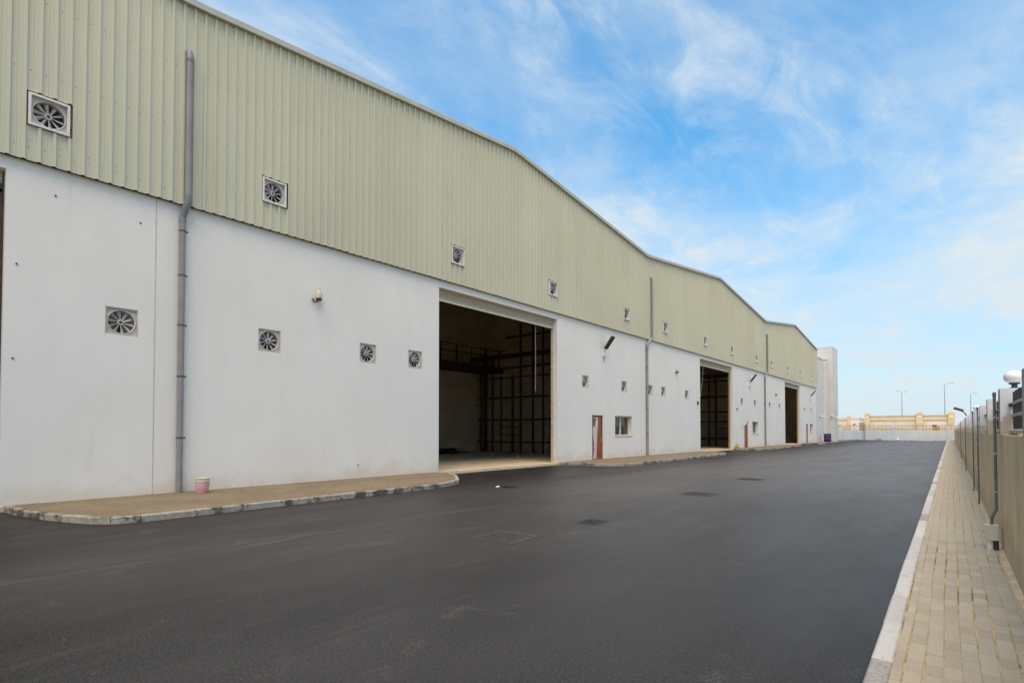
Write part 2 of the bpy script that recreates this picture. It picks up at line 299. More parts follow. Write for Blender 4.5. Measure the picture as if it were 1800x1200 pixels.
# ------------------------------------------------------------------ layout constants
WX = -15.2                       # outer face of the plaster wall
CX = -15.09                      # cladding plane
DL = 0.0145                      # the boundary wall and its kerb run slightly askew to the warehouse
VAL = [-21.4, 4.82, 30.95, 57.1, 81.75]
OPEN = [(-6.0, 1.56), (13.62, 21.35), (40.0, 47.4), (65.2, 72.3)]
DOORS = [(24.58, 25.72), (50.6, 51.7), (75.6, 76.6)]
WINS = [(27.05, 29.1), (53.0, 54.95), (77.9, 79.6)]
UPF = [2.21, 7.16, 14.46, 20.84, 28.18, 33.57, 40.71, 46.87, 54.06, 59.19, 65.92, 71.91, 78.22]
LOF = [3.61, 7.14, 10.46, 12.48, 23.93, 28.13, 31.57, 33.51, 37.43, 49.97, 53.92, 57.35, 59.03, 62.81, 74.73, 78.66]
UZ, LZ = 8.53, 4.26
def roofz(y):
    for a, b in zip(VAL, VAL[1:]):
        if a <= y <= b:
            t = 1 - abs(y - (a + b) / 2) / ((b - a) / 2); return 12.72 + 1.45 * t
    return 12.72

# ------------------------------------------------------------------ ground, road
g = MB(); g.add([(-1500, -300, -.06), (1500, -300, -.06), (1500, 2500, -.06), (-1500, 2500, -.06)], [(0, 1, 2, 3)]); tag(g.build('ground', 'sand'), kind='structure')
g = MB(); g.add([(-15.35, -24, 0), (-.40, -24, 0), (-.40 - DL * 24 - .35, -24, 0)], [])
g = MB(); kx = lambda y: -.44 - DL * y
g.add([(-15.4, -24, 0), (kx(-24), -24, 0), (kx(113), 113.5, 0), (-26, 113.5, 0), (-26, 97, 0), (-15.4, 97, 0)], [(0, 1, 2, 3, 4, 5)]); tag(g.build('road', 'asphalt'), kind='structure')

# ------------------------------------------------------------------ right-hand pavement
RIGHT = empty('pavement', (0, 0, 0), R(math.degrees(DL)), kind='structure')
box_obj('paving_bed', (-.32, -12, -.05), (.52, 112, .1275), 'sand_joint', RIGHT)
kw = MB().box((-.445, .004, -.04), (-.318, .896, .132), .014).mesh('kerb_block', 'kerb_white'); kg = MB().box((-.445, .004, -.04), (-.318, .896, .13), .014).mesh('kerb_block', 'kerb_grey')
for i in range(-12, 126):
    y = 4.42 + .9 * (i - 2); m = kg if (i % 9 == 1 or i < 2) else kw
    o = put('kerb_block', m, RIGHT, (random.uniform(-.004, .004), y, random.uniform(-.004, .004)), random.uniform(-.004, .004))
cols = [(-.314, -.256)] + [(-.253 + .098 * i, -.253 + .098 * i + .093) for i in range(8)]
pm = {}
def paver_mesh(w, l):
    if (w, l) not in pm: pm[(w, l)] = MB().box((0, 0, -.03), (w, l, .012), .004).mesh('paver', 'paver')
    return pm[(w, l)]
far = MB(); count = 0
for r in range(0, 560):
    y = 3.1 + .2 * r
    for ci, (a, b) in enumerate(cols):
        oy = .1 * (ci % 2) * 0 + .012 * ci
        dz = random.uniform(-.0025, .0025); yy = y + oy + random.uniform(-.003, .003)
        wob = .006 * math.sin(yy * 1.3 + ci)
        if yy < 9.8 and count < 300:
            o = put('paver', paver_mesh(round(b - a, 3), .195), RIGHT, (a + wob, yy, .12 + dz), random.uniform(-.008, .008)); count += 1
        elif yy < 111.8: far.box((a + wob, yy, .09), (b + wob, yy + .195, .132 + dz), .003)
for r in range(1, 75):
    y = 3.1 - .2 * r
    for ci, (a, b) in enumerate(cols): far.box((a, y + .012 * ci, .09), (b, y + .012 * ci + .195, .131), .003)
tag(far.build('pavers', 'paver', RIGHT), kind='stuff')
eb = MB().prism([(-4.6, 105.2), (-3.6, 104.2), (-1.98, 102.6), (-1.98, 112.4), (-5.2, 112.4)], -.04, .128); eb.build('corner_paving', 'paver', RIGHT)

# sand drifted along the foot of the boundary wall
sd = MB(); n = 160; vs = []; fs = []
for i in range(n + 1):
    y = 3 + 24 * i / n; w = .03 + .045 * max(0, mnoise.noise(Vector((y * .9, 2, 0))) + .35); h = .012 + .3 * w * .35
    for x, z in ((.50 - w, .1335), (.50 - w * .45, .1335 + h * .45), (.505, .1335 + h)): vs.append((x + .01 * mnoise.noise(Vector((y * 7, x, 3))), y, z))
for i in range(n):
    for j in range(2): a = i * 3 + j; fs.append((a, a + 1, a + 4, a + 3))
tag(sd.add(vs, fs).build('sand_drift', 'drift_sand', RIGHT, smooth=True), kind='stuff')

# ------------------------------------------------------------------ pavement islands in front of the warehouse
def lk(y): return -11.45 - .025 * y
def smooth_curve(p, n):
    out = []
    for i in range(len(p) - 1):
        p0, p1, p2, p3 = p[max(i - 1, 0)], p[i], p[i + 1], p[min(i + 2, len(p) - 1)]
        for k in range(n):
            t = k / n; out.append(tuple(.5 * ((2 * p1[j]) + (-p0[j] + p2[j]) * t + (2 * p0[j] - 5 * p1[j] + 4 * p2[j] - p3[j]) * t * t + (-p0[j] + 3 * p1[j] - 3 * p2[j] + p3[j]) * t ** 3) for j in (0, 1)))
    return out + [p[-1]]
def island(ya, yb, ra, rb, end_open=False):
    W0 = WX + .02
    a = smooth_curve([(W0, ya), (W0 + .9, ya + .10), (W0 + 2.2, ya + .42), (lk(ya) - .25, ya + .98), (lk(ya + ra), ya + ra)], 6)
    if end_open: line = a + [(lk(yb), yb)]
    else:
        b = smooth_curve([(lk(yb - rb), yb - rb), (lk(yb) - .35, yb - rb * .58), (lk(yb) - 1.1, yb - rb * .33), (W0 + 1.2, yb - .18), (W0, yb)], 6); line = a + b
    isl = empty('pavement', (0, 0, 0), kind='structure')
    # resample the kerb line into blocks
    pts = [Vector((x, y)) for x, y in line]; d = [0]
    for p, q_ in zip(pts, pts[1:]): d.append(d[-1] + (q_ - p).length)
    def at(s):
        s = min(max(s, 0), d[-1])
        for i in range(len(d) - 1):
            if s <= d[i + 1]:
                t = (s - d[i]) / max(d[i + 1] - d[i], 1e-6); return pts[i].lerp(pts[i + 1], t)
        return pts[-1]
    def nrm(s):
        t = (at(s + .05) - at(s - .05)).normalized(); return Vector((t.y, -t.x))
    s = 0.; inner = []
    while s < d[-1] - .01:
        y = at(s).y; cu = (nrm(s + .05) - nrm(s + .45)).length
        L_ = .46 if cu > .06 else .92; e = min(s + L_, d[-1]); g_ = .006; k = 3
        top = .128 + random.uniform(-.005, .005); vs = []; push = random.uniform(-.006, .006)
        for i in range(k + 1):
            u = s + g_ + (e - s - 2 * g_) * i / k; p = at(u); nn = nrm(u)
            for off, z in ((push, -.04), (push, top - .018), (push - .016, top), (-.12, top), (-.12, -.04)): vs.append((p.x + nn.x * off, p.y + nn.y * off, z))
        fs = [(i * 5 + j, (i + 1) * 5 + j, (i + 1) * 5 + j + 1, i * 5 + j + 1) for i in range(k) for j in range(4)] + [(0, 1, 2, 3, 4), tuple(k * 5 + j for j in (4, 3, 2, 1, 0))]
        MB().add(vs, fs).build('kerb_block', 'kerb_painted', isl); s = e
    poly = []
    s = 0.
    while s <= d[-1] + 1e-6:
        p = at(s) - nrm(s) * .118; poly.append((max(p.x, W0 - .05), p.y)); s += .25
    poly += [(W0 - .05, poly[-1][1]), (W0 - .05, poly[0][1])]
    MB().prism(list(reversed(poly)), -.04, .123).build('paving', 'paving_far', isl)
    return isl
island(1.62, 13.45, 1.9, 3.1); island(21.5, 40.0, 1.9, 2.9); island(47.5, 65.1, 1.8, 2.4); island(72.5, 112.5, 1.8, 2, True)

# ------------------------------------------------------------------ warehouse
WH = empty('warehouse', (WX, 30, 0), label='long white-walled warehouse with pale green ribbed cladding and three shallow gables', cat='warehouse')
WH.location = (0, 0, 0)
def slab_holes(ya, yb, za, zb, holes, xf, xb):
    ys = sorted({ya, yb, *[h[0] for h in holes], *[h[1] for h in holes]}); zs = sorted({za, zb, *[h[2] for h in holes], *[h[3] for h in holes]})
    ys = [y for y in ys if ya <= y <= yb]; zs = [z for z in zs if za <= z <= zb]
    def solid(i, j):
        if i < 0 or j < 0 or i >= len(ys) - 1 or j >= len(zs) - 1: return False
        y = (ys[i] + ys[i + 1]) / 2; z = (zs[j] + zs[j + 1]) / 2
        return not any(h[0] < y < h[1] and h[2] < z < h[3] for h in holes)
    mb = MB()
    for i in range(len(ys) - 1):
        for j in range(len(zs) - 1):
            if not solid(i, j): continue
            y0, y1, z0, z1 = ys[i], ys[i + 1], zs[j], zs[j + 1]
            mb.add([(xf, y0, z0), (xf, y1, z0), (xf, y1, z1), (xf, y0, z1)], [(0, 1, 2, 3)]); mb.add([(xb, y0, z0), (xb, y1, z0), (xb, y1, z1), (xb, y0, z1)], [(3, 2, 1, 0)])
            if not solid(i - 1, j): mb.add([(xf, y0, z0), (xf, y0, z1), (xb, y0, z1), (xb, y0, z0)], [(0, 1, 2, 3)])
            if not solid(i + 1, j): mb.add([(xf, y1, z0), (xf, y1, z1), (xb, y1, z1), (xb, y1, z0)], [(3, 2, 1, 0)])
            if not solid(i, j - 1): mb.add([(xf, y0, z0), (xf, y1, z0), (xb, y1, z0), (xb, y0, z0)], [(3, 2, 1, 0)])
            if not solid(i, j + 1): mb.add([(xf, y0, z1), (xf, y1, z1), (xb, y1, z1), (xb, y0, z1)], [(0, 1, 2, 3)])
    return mb
OT = 7.16
holes = [(a, b, -.1, OT) for a, b in OPEN] + [(a, b, .12, 2.52) for a, b in DOORS] + [(a, b, 1.37, 2.53) for a, b in WINS] + [(y - .325, y + .325, LZ - .325, LZ + .325) for y in LOF]
slab_holes(-21.4, 81.75, -.1, 7.62, holes, WX, WX - .36).build('wall', 'plaster', WH)
# vertical movement joint in the plaster
for y in (4.28, 30.3, 56.5): box_obj('movement_joint', (WX - .01, y - .012, .13), (WX + .004, y + .012, 7.44), 'fan_plate', WH)
# interior shell
for i, y in enumerate(VAL): box_obj('partition_wall', (-29.1, y - .1, 0), (WX - .363, y + .1, 12.5), 'block_wall', WH)
box_obj('rear_wall', (-29.4, -21.6, 0), (-29.1, 82, 14.3), 'block_wall', WH)
box_obj('end_wall', (-29.1, 81.86, 0), (WX - .02, 82.05, 12.6), 'cladding', WH)
box_obj('floor_slab', (-29.1, -21.3, -.2), (WX + .03, 81.7, .105), 'slab', WH)
# roof slopes and edge trim
for a, b in zip(VAL, VAL[1:]):
    mid = (a + b) / 2
    for y0, y1 in ((a, mid), (mid, b)):
        ev = lambda y: roofz(min(max(y, a), b))
        mb = MB(); mb.add([(-29.4, y0, ev(y0) - .14), (-29.4, y1, ev(y1) - .14), (-15.05, y1, ev(y1) - .14), (-15.05, y0, ev(y0) - .14), (-29.4, y0, ev(y0) - .02), (-29.4, y1, ev(y1) - .02), (-15.05, y1, ev(y1) - .02), (-15.05, y0, ev(y0) - .02)],
                          [(0, 1, 2, 3), (7, 6, 5, 4), (0, 3, 7, 4), (1, 5, 6, 2), (3, 2, 6, 7), (0, 4, 5, 1)]); mb.build('roof', 'trim', WH)
def trim_z(y):   # the flashing eases over valleys and ridges
    return sum(roofz(min(max(y + k * .22, -21.4), 81.75)) for k in (-1, 0, 1)) / 3
for a, b in zip(VAL, VAL[1:]):
    mid = (a + b) / 2
    for y0, y1 in ((a, mid), (mid, b)):
        ys = [y0 + (y1 - y0) * i / 24 for i in range(25)]; prof = [(-15.22, 0.0), (-14.96, .01), (-14.945, -.01), (-14.945, -.165), (-14.97, -.18), (-14.97, -.155), (-15.22, -.145)]
        vs = [(x, y, trim_z(y) + dz + .03) for y in ys for x, dz in prof]; n = len(prof)
        fs = [(i * n + j, i * n + (j + 1) % n, (i + 1) * n + (j + 1) % n, (i + 1) * n + j) for i in range(24) for j in range(n)] + [tuple(range(n))[::-1], tuple(range(24 * n, 25 * n))]
        MB().add(vs, fs).build('roof_trim', 'trim', WH)
# ribbed cladding sheets
UH = [(y - .36, y + .40, UZ - .36, UZ + .40) for y in UPF]
def sheet(y0, y1, zb):
    per = .25; pts = []; rib = .050; k = 0
    while y0 + k * per < y1 - .02:
        b = y0 + k * per
        pts += [(b, 0), (b + .074, 0), (b + .080, .007), (b + .088, .007), (b + .094, 0), (b + .165, 0), (b + .183, rib), (b + .232, rib)]; k += 1
    pts.append((y1, 0)); pts = [p for p in pts if p[0] <= y1]
    hs = [h for h in UH if h[1] > y0 and h[0] < y1]
    for h in hs:
        for e in h[:2]:
            for i in range(len(pts) - 1):
                if pts[i][0] < e < pts[i + 1][0]:
                    t = (e - pts[i][0]) / (pts[i + 1][0] - pts[i][0]); pts.insert(i + 1, (e, pts[i][1] + t * (pts[i + 1][1] - pts[i][1]))); break
    mb = MB()
    for (ya, da), (yb, db) in zip(pts, pts[1:]):
        ym = (ya + yb) / 2; iv = [(zb, None)]
        for h in hs:
            if h[0] < ym < h[1]: iv = [(zb, h[2]), (h[3], None)]
        for lo, hi in iv:
            ta = roofz(ya) - .06 if hi is None else hi; tb = roofz(yb) - .06 if hi is None else hi
            mb.add([(CX + da, ya, lo), (CX + db, yb, lo), (CX + db, yb, tb), (CX + da, ya, ta)], [(0, 1, 2, 3)])
    return mb
y = -21.4
while y < 81.7:
    e = min(y + 1.0, 81.75); sheet(y, e, 7.43 + random.uniform(-.004, .004)).build('cladding_sheet', 'cladding', WH); y = e
box_obj('shadow_strip', (WX - .0, -21.4, 7.44), (CX - .004, 81.75, 7.475), 'dark', WH)  # near-black strip painting the shadow line under the cladding edge
box_obj('corner_flashing', (WX - .1, 81.62, 7.43), (CX + .05, 81.90, 12.6), 'cladding', WH)
sc_ = MB()
def screw(y, z):
    if any(h[0] - .03 < y < h[1] + .03 and h[2] - .03 < z < h[3] + .03 for h in UH) or z > roofz(y) - .35: return
    r = .0115; x = CX
    ring = [(x + .002, y + r * math.cos(a * math.pi / 3), z + r * math.sin(a * math.pi / 3)) for a in range(6)]
    sc_.add(ring + [(x + .009, y, z)], [(i, (i + 1) % 6, 6) for i in range(6)])
i = 0; y = -3.4 + .05
while y < 62:
    for j, zz in enumerate((7.72, 9.38, 10.95, 12.45)): screw(y + random.uniform(-.012, .012), zz + random.uniform(-.015, .015))
    if i % 2: screw(y, 7.86 + random.uniform(-.015, .015))
    y += .25; i += 1
tag(sc_.build('fixing_screws', 'screw', WH), kind='stuff')
# roller shutters
for a, b in OPEN:
    sh = empty('roller_shutter'); sh.parent = WH
    for k in range(6):
        z0 = 6.78 + .085 * k; MB().add([(-15.43, a + .03, z0), (-15.405, a + .03, z0 + .03), (-15.43, a + .03, z0 + .08), (-15.46, a + .03, z0 + .04), (-15.43, b - .03, z0), (-15.405, b - .03, z0 + .03), (-15.43, b - .03, z0 + .08), (-15.46, b - .03, z0 + .04)],
                 [(0, 4, 5, 1), (1, 5, 6, 2), (2, 6, 7, 3), (3, 7, 4, 0), (0, 1, 2, 3), (7, 6, 5, 4)]).build('slat', 'shutter', sh)
    box_obj('bottom_bar', (-15.46, a + .03, 6.70), (-15.40, b - .03, 6.775), 'cream', sh)
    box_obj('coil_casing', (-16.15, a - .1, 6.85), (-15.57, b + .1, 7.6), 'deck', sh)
    for yy, s in ((a, 1), (b, -1)):
        y0, y1 = sorted((yy + s * .004, yy + s * .075)); box_obj('guide_rail', (-15.52, y0, .106), (-15.40, y1, 6.9), 'rack' if a < 0 else 'jamb' if a < 30 else 'ochre', sh)
# doors
for di, (a, b) in enumerate(DOORS):
    d = empty('door'); d.parent = WH; d['label'] = 'red-brown timber door' + (' with torn protective film' if di == 0 else '')
    x = WX - .07
    box_obj('leaf', (x - .045, a + .06, .13), (x, b - .06, 2.46), 'wood_door', d)
    fr = MB(); fr.box((x - .06, a + .002, .125), (x + .03, a + .058, 2.515)); fr.box((x - .06, b - .058, .125), (x + .03, b - .002, 2.515)); fr.box((x - .06, a + .0585, 2.462), (x + .03, b - .0585, 2.515)); fr.build('door_frame', 'wood_door', d)
    h = MB(); h.tube([(x - .002, b - .13, 1.18), (x + .055, b - .13, 1.18), (x + .06, b - .24, 1.18)], .012, 8); h.box((x, b - .155, 1.06), (x + .008, b - .105, 1.30)); h.build('handle', 'steel', d, True)
    if di == 0:
        vs = []; n = 26
        for i in range(n + 1):
            z = .16 + 2.24 * i / n; t = i / n
            L_ = a + .17 + .10 * t + (.30 * max(0, (t - .55) / .45) if t > .78 else .10 * math.sin(t * 7)) * .8 + .03 * mnoise.noise(Vector((z * 6, 0, 0))); Rr = a + .50 + .20 * t + .01 * mnoise.noise(Vector((z * 3, 4, 0)))
            for j in range(5):
                u = j / 4; vs.append((x + .008 + .030 * abs(mnoise.noise(Vector((z * 5, u * 4, 1)))), L_ + (Rr - L_) * u, z))
        MB().add(vs, [(i * 5 + j, i * 5 + j + 1, i * 5 + j + 6, i * 5 + j + 5) for i in range(n) for j in range(4)]).build('protective_film', 'film', d, True)
        cl = MB().box((x + .001, a + .16, 2.34), (x + .05, a + .40, 2.40)); cl.build('door_closer', 'steel', d)
    if di == 1:
        vs = []
        for i in range(9):
            for j in range(5): vs.append((WX + .03 + .10 * (i / 8) + .03 * mnoise.noise(Vector((i, j, 0))), a - .75 + 1.1 * i / 8, 1.95 + .045 * i + .10 * j + .05 * mnoise.noise(Vector((i * .7, j * .6, 5)))))
        MB().add(vs, [(i * 5 + j, i * 5 + 5 + j, i * 5 + 6 + j, i * 5 + j + 1) for i in range(8) for j in range(4)]).build('loose_film', 'white_paint', d, True)
# windows
for a, b in WINS:
    w = empty('window'); w.parent = WH; x0, x1 = WX - .30, WX - .24
    fr = MB(); fr.box((x0, a + .002, 1.372), (x1, b - .002, 1.45)); fr.box((x0, a + .002, 2.45), (x1, b - .002, 2.528)); fr.box((x0, a + .002, 1.4505), (x1, a + .08, 2.4495)); fr.box((x0, b - .08, 1.4505), (x1, b - .002, 2.4495)); fr.build('frame', 'cream', w)
    mid = (a + b) / 2; box_obj('mullion', (x0 - .01, mid - .045, 1.4507), (x1 + .012, mid + .045, 2.4493), 'white_paint', w)
    for ya, yb in ((a + .081, mid - .046), (mid + .046, b - .081)): box_obj('pane', (x0 + .02, ya, 1.451), (x0 + .028, yb, 2.449), 'glass', w)
    box_obj('sill', (x1 + .002, a - .05, 1.30), (WX + .05, b + .05, 1.369), 'cream', w) if False else box_obj('sill', (WX + .001, a - .02, 1.325), (WX + .025, b + .02, 1.372), 'cream', w)
    box_obj('reveal_lining', (x1 + .002, a + .003, 1.373), (WX - .002, b - .003, 1.385), 'cream', w)
# drainpipes
for pi, (yu, yl, r) in enumerate(((4.90, 4.83, .076), (31.35, 30.95, .074), (57.45, 57.05, .074))):
    dp = empty('drainpipe'); dp.parent = WH; xu, xl = CX + .14, WX + .10
    MB().tube([(CX + .0, yu, 11.36), (CX + .08, yu, 11.36), (CX + .125, yu, 11.34), (xu, yu, 11.28), (xu, yu, 11.2), (xu, yu, 7.62)], r, 14).build('upper_pipe', 'pipe', dp, True)
    MB().tube([(xu, yu, 7.66), (xu, yu, 7.50), (xl + (xu - xl) * .8, yl + (yu - yl) * .85, 7.42), (xl + (xu - xl) * .2, yl + (yu - yl) * .15, 7.18), (xl, yl, 7.10), (xl, yl, 6.98)], r * 1.10, 14).build('offset_bend', 'pipe_band' if pi == 0 else 'rail', dp, True)
    MB().tube([(xl, yl, 7.0), (xl, yl, .12)], r, 14).build('lower_pipe', 'pipe', dp, True)
    MB().lathe([(r * 1.02, 11.08), (r * 1.1, 11.09), (r * 1.1, 11.2), (r * 1.02, 11.21)], (xu, yu, 0), 14).build('collar', 'pipe_band', dp, True)
    for z in (6.75, 5.62, 4.35, 3.05, 1.5):
        c = MB(); c.lathe([(r * .9, z - .02), (r * 1.10, z - .02), (r * 1.10, z + .02), (r * .9, z + .02)], (xl, yl, 0), 14); c.box((WX, yl - .012, z - .012), (xl - r, yl + .012, z + .012)); c.box((xl - .01, yl + r * 1.05, z - .02), (xl + .01, yl + r * 1.05 + .05, z + .02)); c.build('clamp', 'clampm', dp)
# bolt stubs left in the plaster
for y, z in ((2.36, 6.85), (3.95, 6.72), (1.75, 5.2), (1.72, 3.2), (10.1, .55)): MB().lathe([(0.0, .02), (.018, .02), (.02, 0)], (WX, y, z), 8, 'x').build('bolt_stub', 'dark', WH)
# mezzanine inside the nearest bay
mz = empty('mezzanine'); mz.parent = WH
box_obj('deck', (-29.08, 18, 6.12), (-27.2, 30.84, 6.45), 'deck', mz); box_obj('beam', (-27.18, 18, 6.02), (-27.0, 30.83, 6.5), 'rack', mz)
for k in range(9): box_obj('post', (-27.14, 18.4 + 1.5 * k, 6.5), (-27.06, 18.48 + 1.5 * k, 7.75), 'rack', mz)
for z in (7.2, 7.7): box_obj('rail', (-27.05, 18, z), (-27.0, 30.8, z + .06), 'rack', mz)

# ------------------------------------------------------------------ racks seen through the open doorways
def rack(name, Y, ups, beams, dpt, label):
    t = empty(name, (ups[0][0], Y, .105), label=label, cat='rack', group='steel racks inside the bays')
    ox = ups[0][0]
    for x, w, top in ups:
        for dy in (0,): box_obj('upright', (x - ox - w / 2, dy - w / 2, 0), (x - ox + w / 2, dy + w / 2, top - .105), 'rack', t)
    for x0, x1, z, h in beams:
        for dy in (0,): box_obj('beam', (x0 - ox, dy - .16, z - .105 - h / 2), (x1 - ox, dy - .085, z - .105 + h / 2), 'rack', t)
    return t
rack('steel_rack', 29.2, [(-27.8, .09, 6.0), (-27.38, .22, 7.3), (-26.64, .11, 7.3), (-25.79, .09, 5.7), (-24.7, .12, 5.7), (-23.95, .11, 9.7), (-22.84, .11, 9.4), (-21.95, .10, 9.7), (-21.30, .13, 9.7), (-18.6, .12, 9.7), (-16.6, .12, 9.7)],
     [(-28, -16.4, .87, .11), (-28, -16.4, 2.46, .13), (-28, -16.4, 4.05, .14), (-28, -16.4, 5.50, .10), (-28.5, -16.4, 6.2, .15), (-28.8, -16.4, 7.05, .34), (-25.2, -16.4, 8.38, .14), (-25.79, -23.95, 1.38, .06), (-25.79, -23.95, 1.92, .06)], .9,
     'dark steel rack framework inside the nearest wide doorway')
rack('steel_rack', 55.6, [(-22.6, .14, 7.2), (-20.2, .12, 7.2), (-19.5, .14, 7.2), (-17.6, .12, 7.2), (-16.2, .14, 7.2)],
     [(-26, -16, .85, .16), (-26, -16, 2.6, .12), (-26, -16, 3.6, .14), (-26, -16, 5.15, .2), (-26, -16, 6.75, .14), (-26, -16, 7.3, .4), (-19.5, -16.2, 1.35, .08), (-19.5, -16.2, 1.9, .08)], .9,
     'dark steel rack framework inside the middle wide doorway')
# aluminium ladder tower near the right jamb of the nearest doorway
lt = empty('ladder', (-20.6, 27.6, .105), label='pale ladder leaning beside the right jamb inside the nearest doorway', cat='ladder')
for dx in (0, .42): MB().tube([(dx, 0, 0), (dx, .55, 5.4)], .03, 8).build('stile', 'galv', lt, True)
for k in range(17): z = .35 + .3 * k; MB().tube([(0, z * .102, z), (.42, z * .102, z)], .016, 6).build('rung', 'galv', lt)
# timber pile on the bay floor
tp = empty('timber_pile', (-26.8, 24.6, .105), label='dark pile of planks lying on the bay floor', cat='planks')
for k in range(14): put('plank', MB().box((-.9 - .3 * random.random(), -.08, 0), (.9 + .3 * random.random(), .08, .05)).mesh('plank', 'deck'), tp, (random.uniform(-.3, .3), random.uniform(-.7, .7), .055 * (k % 7)), R(random.uniform(60, 120)))
for k, (x, y) in enumerate(((-24.2, 26.6), (-22.6, 27.3), (-23.6, 28.0), (-21.2, 27.0), (-20.4, 24.6))):
    r = .06 + .03 * random.random(); MB().add([(r * math.cos(a * 1.05) * (1 + .3 * random.random()), r * math.sin(a * 1.05) * (1 + .3 * random.random()), 0) for a in range(6)] + [(r * .5 * math.cos(a * 1.05), r * .5 * math.sin(a * 1.05), r * .8) for a in range(6)],
        [(i, (i + 1) % 6, (i + 1) % 6 + 6, i + 6) for i in range(6)] + [tuple(range(6, 12)), tuple(range(5, -1, -1))]).build('rubble', 'paper', None, loc=(x, y, .105))
for o in [o for o in bpy.data.objects if o.name.startswith('rubble')]: tag(o, 'pale lump of rubble on the bay floor inside the nearest doorway', 'rubble', 'rubble on the bay floor')
# hanging ropes
def rope(pts, label): tag(MB().tube(pts, .008, 6).build('rope', 'jamb', None, True), label, 'rope')
rope([(-15.5, 20.0, 6.7), (-15.5, 20.02, 5.2), (-15.5, 20.0, 3.55)], 'pale rope hanging from the shutter of the nearest doorway')
rope([(-15.38, 41.2, 6.72), (-15.34, 40.8, 5.4), (-15.25, 40.06, 4.1)], 'pale rope slanting across the upper corner of the middle doorway')
# ------------------------------------------------------------------ exhaust fans
ORD = ['first', 'second', 'third', 'fourth', 'fifth', 'sixth', 'seventh', 'eighth', 'ninth', 'tenth', 'eleventh', 'twelfth', 'thirteenth', 'fourteenth', 'fifteenth', 'sixteenth']
def plate_with_hole(s, r, x0, x1, n=40):
    mb = MB(); sq = []; ci = []
    for k in range(n):
        a = 2 * math.pi * k / n + math.pi / 4; c, q_ = math.cos(a), math.sin(a); m = max(abs(c), abs(q_)); sq.append((c / m * s, q_ / m * s)); ci.append((c * r, q_ * r))
    vs = [(x1, *p) for p in sq] + [(x1, *p) for p in ci] + [(x0, *p) for p in ci]
    fs = [(k, (k + 1) % n, n + (k + 1) % n, n + k) for k in range(n)] + [(n + k, n + (k + 1) % n, 2 * n + (k + 1) % n, 2 * n + k) for k in range(n)]
    return mb.add(vs, fs)
def make_fan(upper):
    t = empty('exhaust_fan')
    s = .345 if upper else .322; out = .075 if upper else -.012
    w = .045 if upper else .022; mb = MB()
    for (y0, y1, z0, z1) in ((-s, s, s - w, s), (-s, s, -s, -s + w), (-s, -s + w, -s + w + .0005, s - w - .0005), (s - w, s, -s + w + .0005, s - w - .0005)): mb.box((-.16, y0, z0), (out, y1, z1))
    mb.build('frame', 'fan_frame' if upper else 'fan_plate', t)
    plate_with_hole(s - w - .001, .268, -.14, -.035 + (.02 if upper else -.02)).build('mounting_plate', 'fan_plate' if not upper else 'hub', t)
    px = -.015 if upper else -.055
    MB().lathe([(.268, px + .001), (.272, px + .022), (.284, px + .022), (.288, px + .0015)], seg=40, axis='x').build('rim', 'fan_frame', t, True)
    MB().lathe([(.0, .01), (.058, .01), (.07, -.0), (.07, -.055), (.045, -.06)], (px - .06, 0, 0), 20, 'x').build('hub', 'hub', t, True)
    MB().lathe([(.0, .018), (.032, .016), (.034, .008)], (px - .06, 0, 0), 12, 'x').build('hub_cap', 'rust', t, True)
    # one blade: pitched, slightly curved plate
    vs = []
    for i in range(5):
        r = .06 + .197 * i / 4; ch = .024 + .020 * i / 4; pit = R(46 - 16 * i / 4)
        for u, cam_ in ((-1, 0), (0, .010), (1, 0)): vs.append((px - .085 + ch * u * math.sin(pit) + cam_, ch * u * math.cos(pit), r))
    fs = [(i * 3 + j, i * 3 + j + 1, i * 3 + j + 4, i * 3 + j + 3) for i in range(4) for j in range(2)]
    bm = MB().add(vs, fs).mesh('blade', 'blade', True)
    for k in range(10): put('blade', bm, t, rot=(2 * math.pi * k / 10 + .17, 0, 0))
    cr = MB(); cr.box((px - .24, -.02, -.30), (px - .20, .02, .30)); cr.lathe([(0, px - .15), (.075, px - .15), (.08, px - .30), (0, px - .30)], seg=14, axis='x'); cr.build('motor', 'dark', t)
    if upper:
        f = MB(); f.box((-.10, s + .004, -s), (-.02, s + .045, s + .03)); f.box((-.10, -s, s + .004), (-.02, s + .0035, s + .03))
        for y0 in (-.13, .13): f.lathe([(0, .03), (.05, .02), (.06, -.03)], (-.035, y0, s + .03), 10, 'x')
        f.build('sealing_foam', 'foam', t)
    return t
for upper, ys, z, x in ((True, UPF, UZ, CX), (False, LOF, LZ, WX)):
    proto = make_fan(upper)
    for i, y in enumerate(ys):
        o = proto if i == 0 else copy_tree(proto)
        o.location = (x, y, z); o.rotation_euler = (0, 0, 0)
        for ch in o.children:
            if ch.name.startswith('blade'): ch.rotation_euler.x += .31 * (i * 7 % 10) * .2
        tag(o, f'white-framed exhaust fan in the green cladding, {ORD[i]} from the left of the upper row' if upper else f'square exhaust fan in the white plaster wall, {ORD[i]} from the left of the lower row', 'exhaust fan', 'upper row of exhaust fans' if upper else 'lower row of exhaust fans')

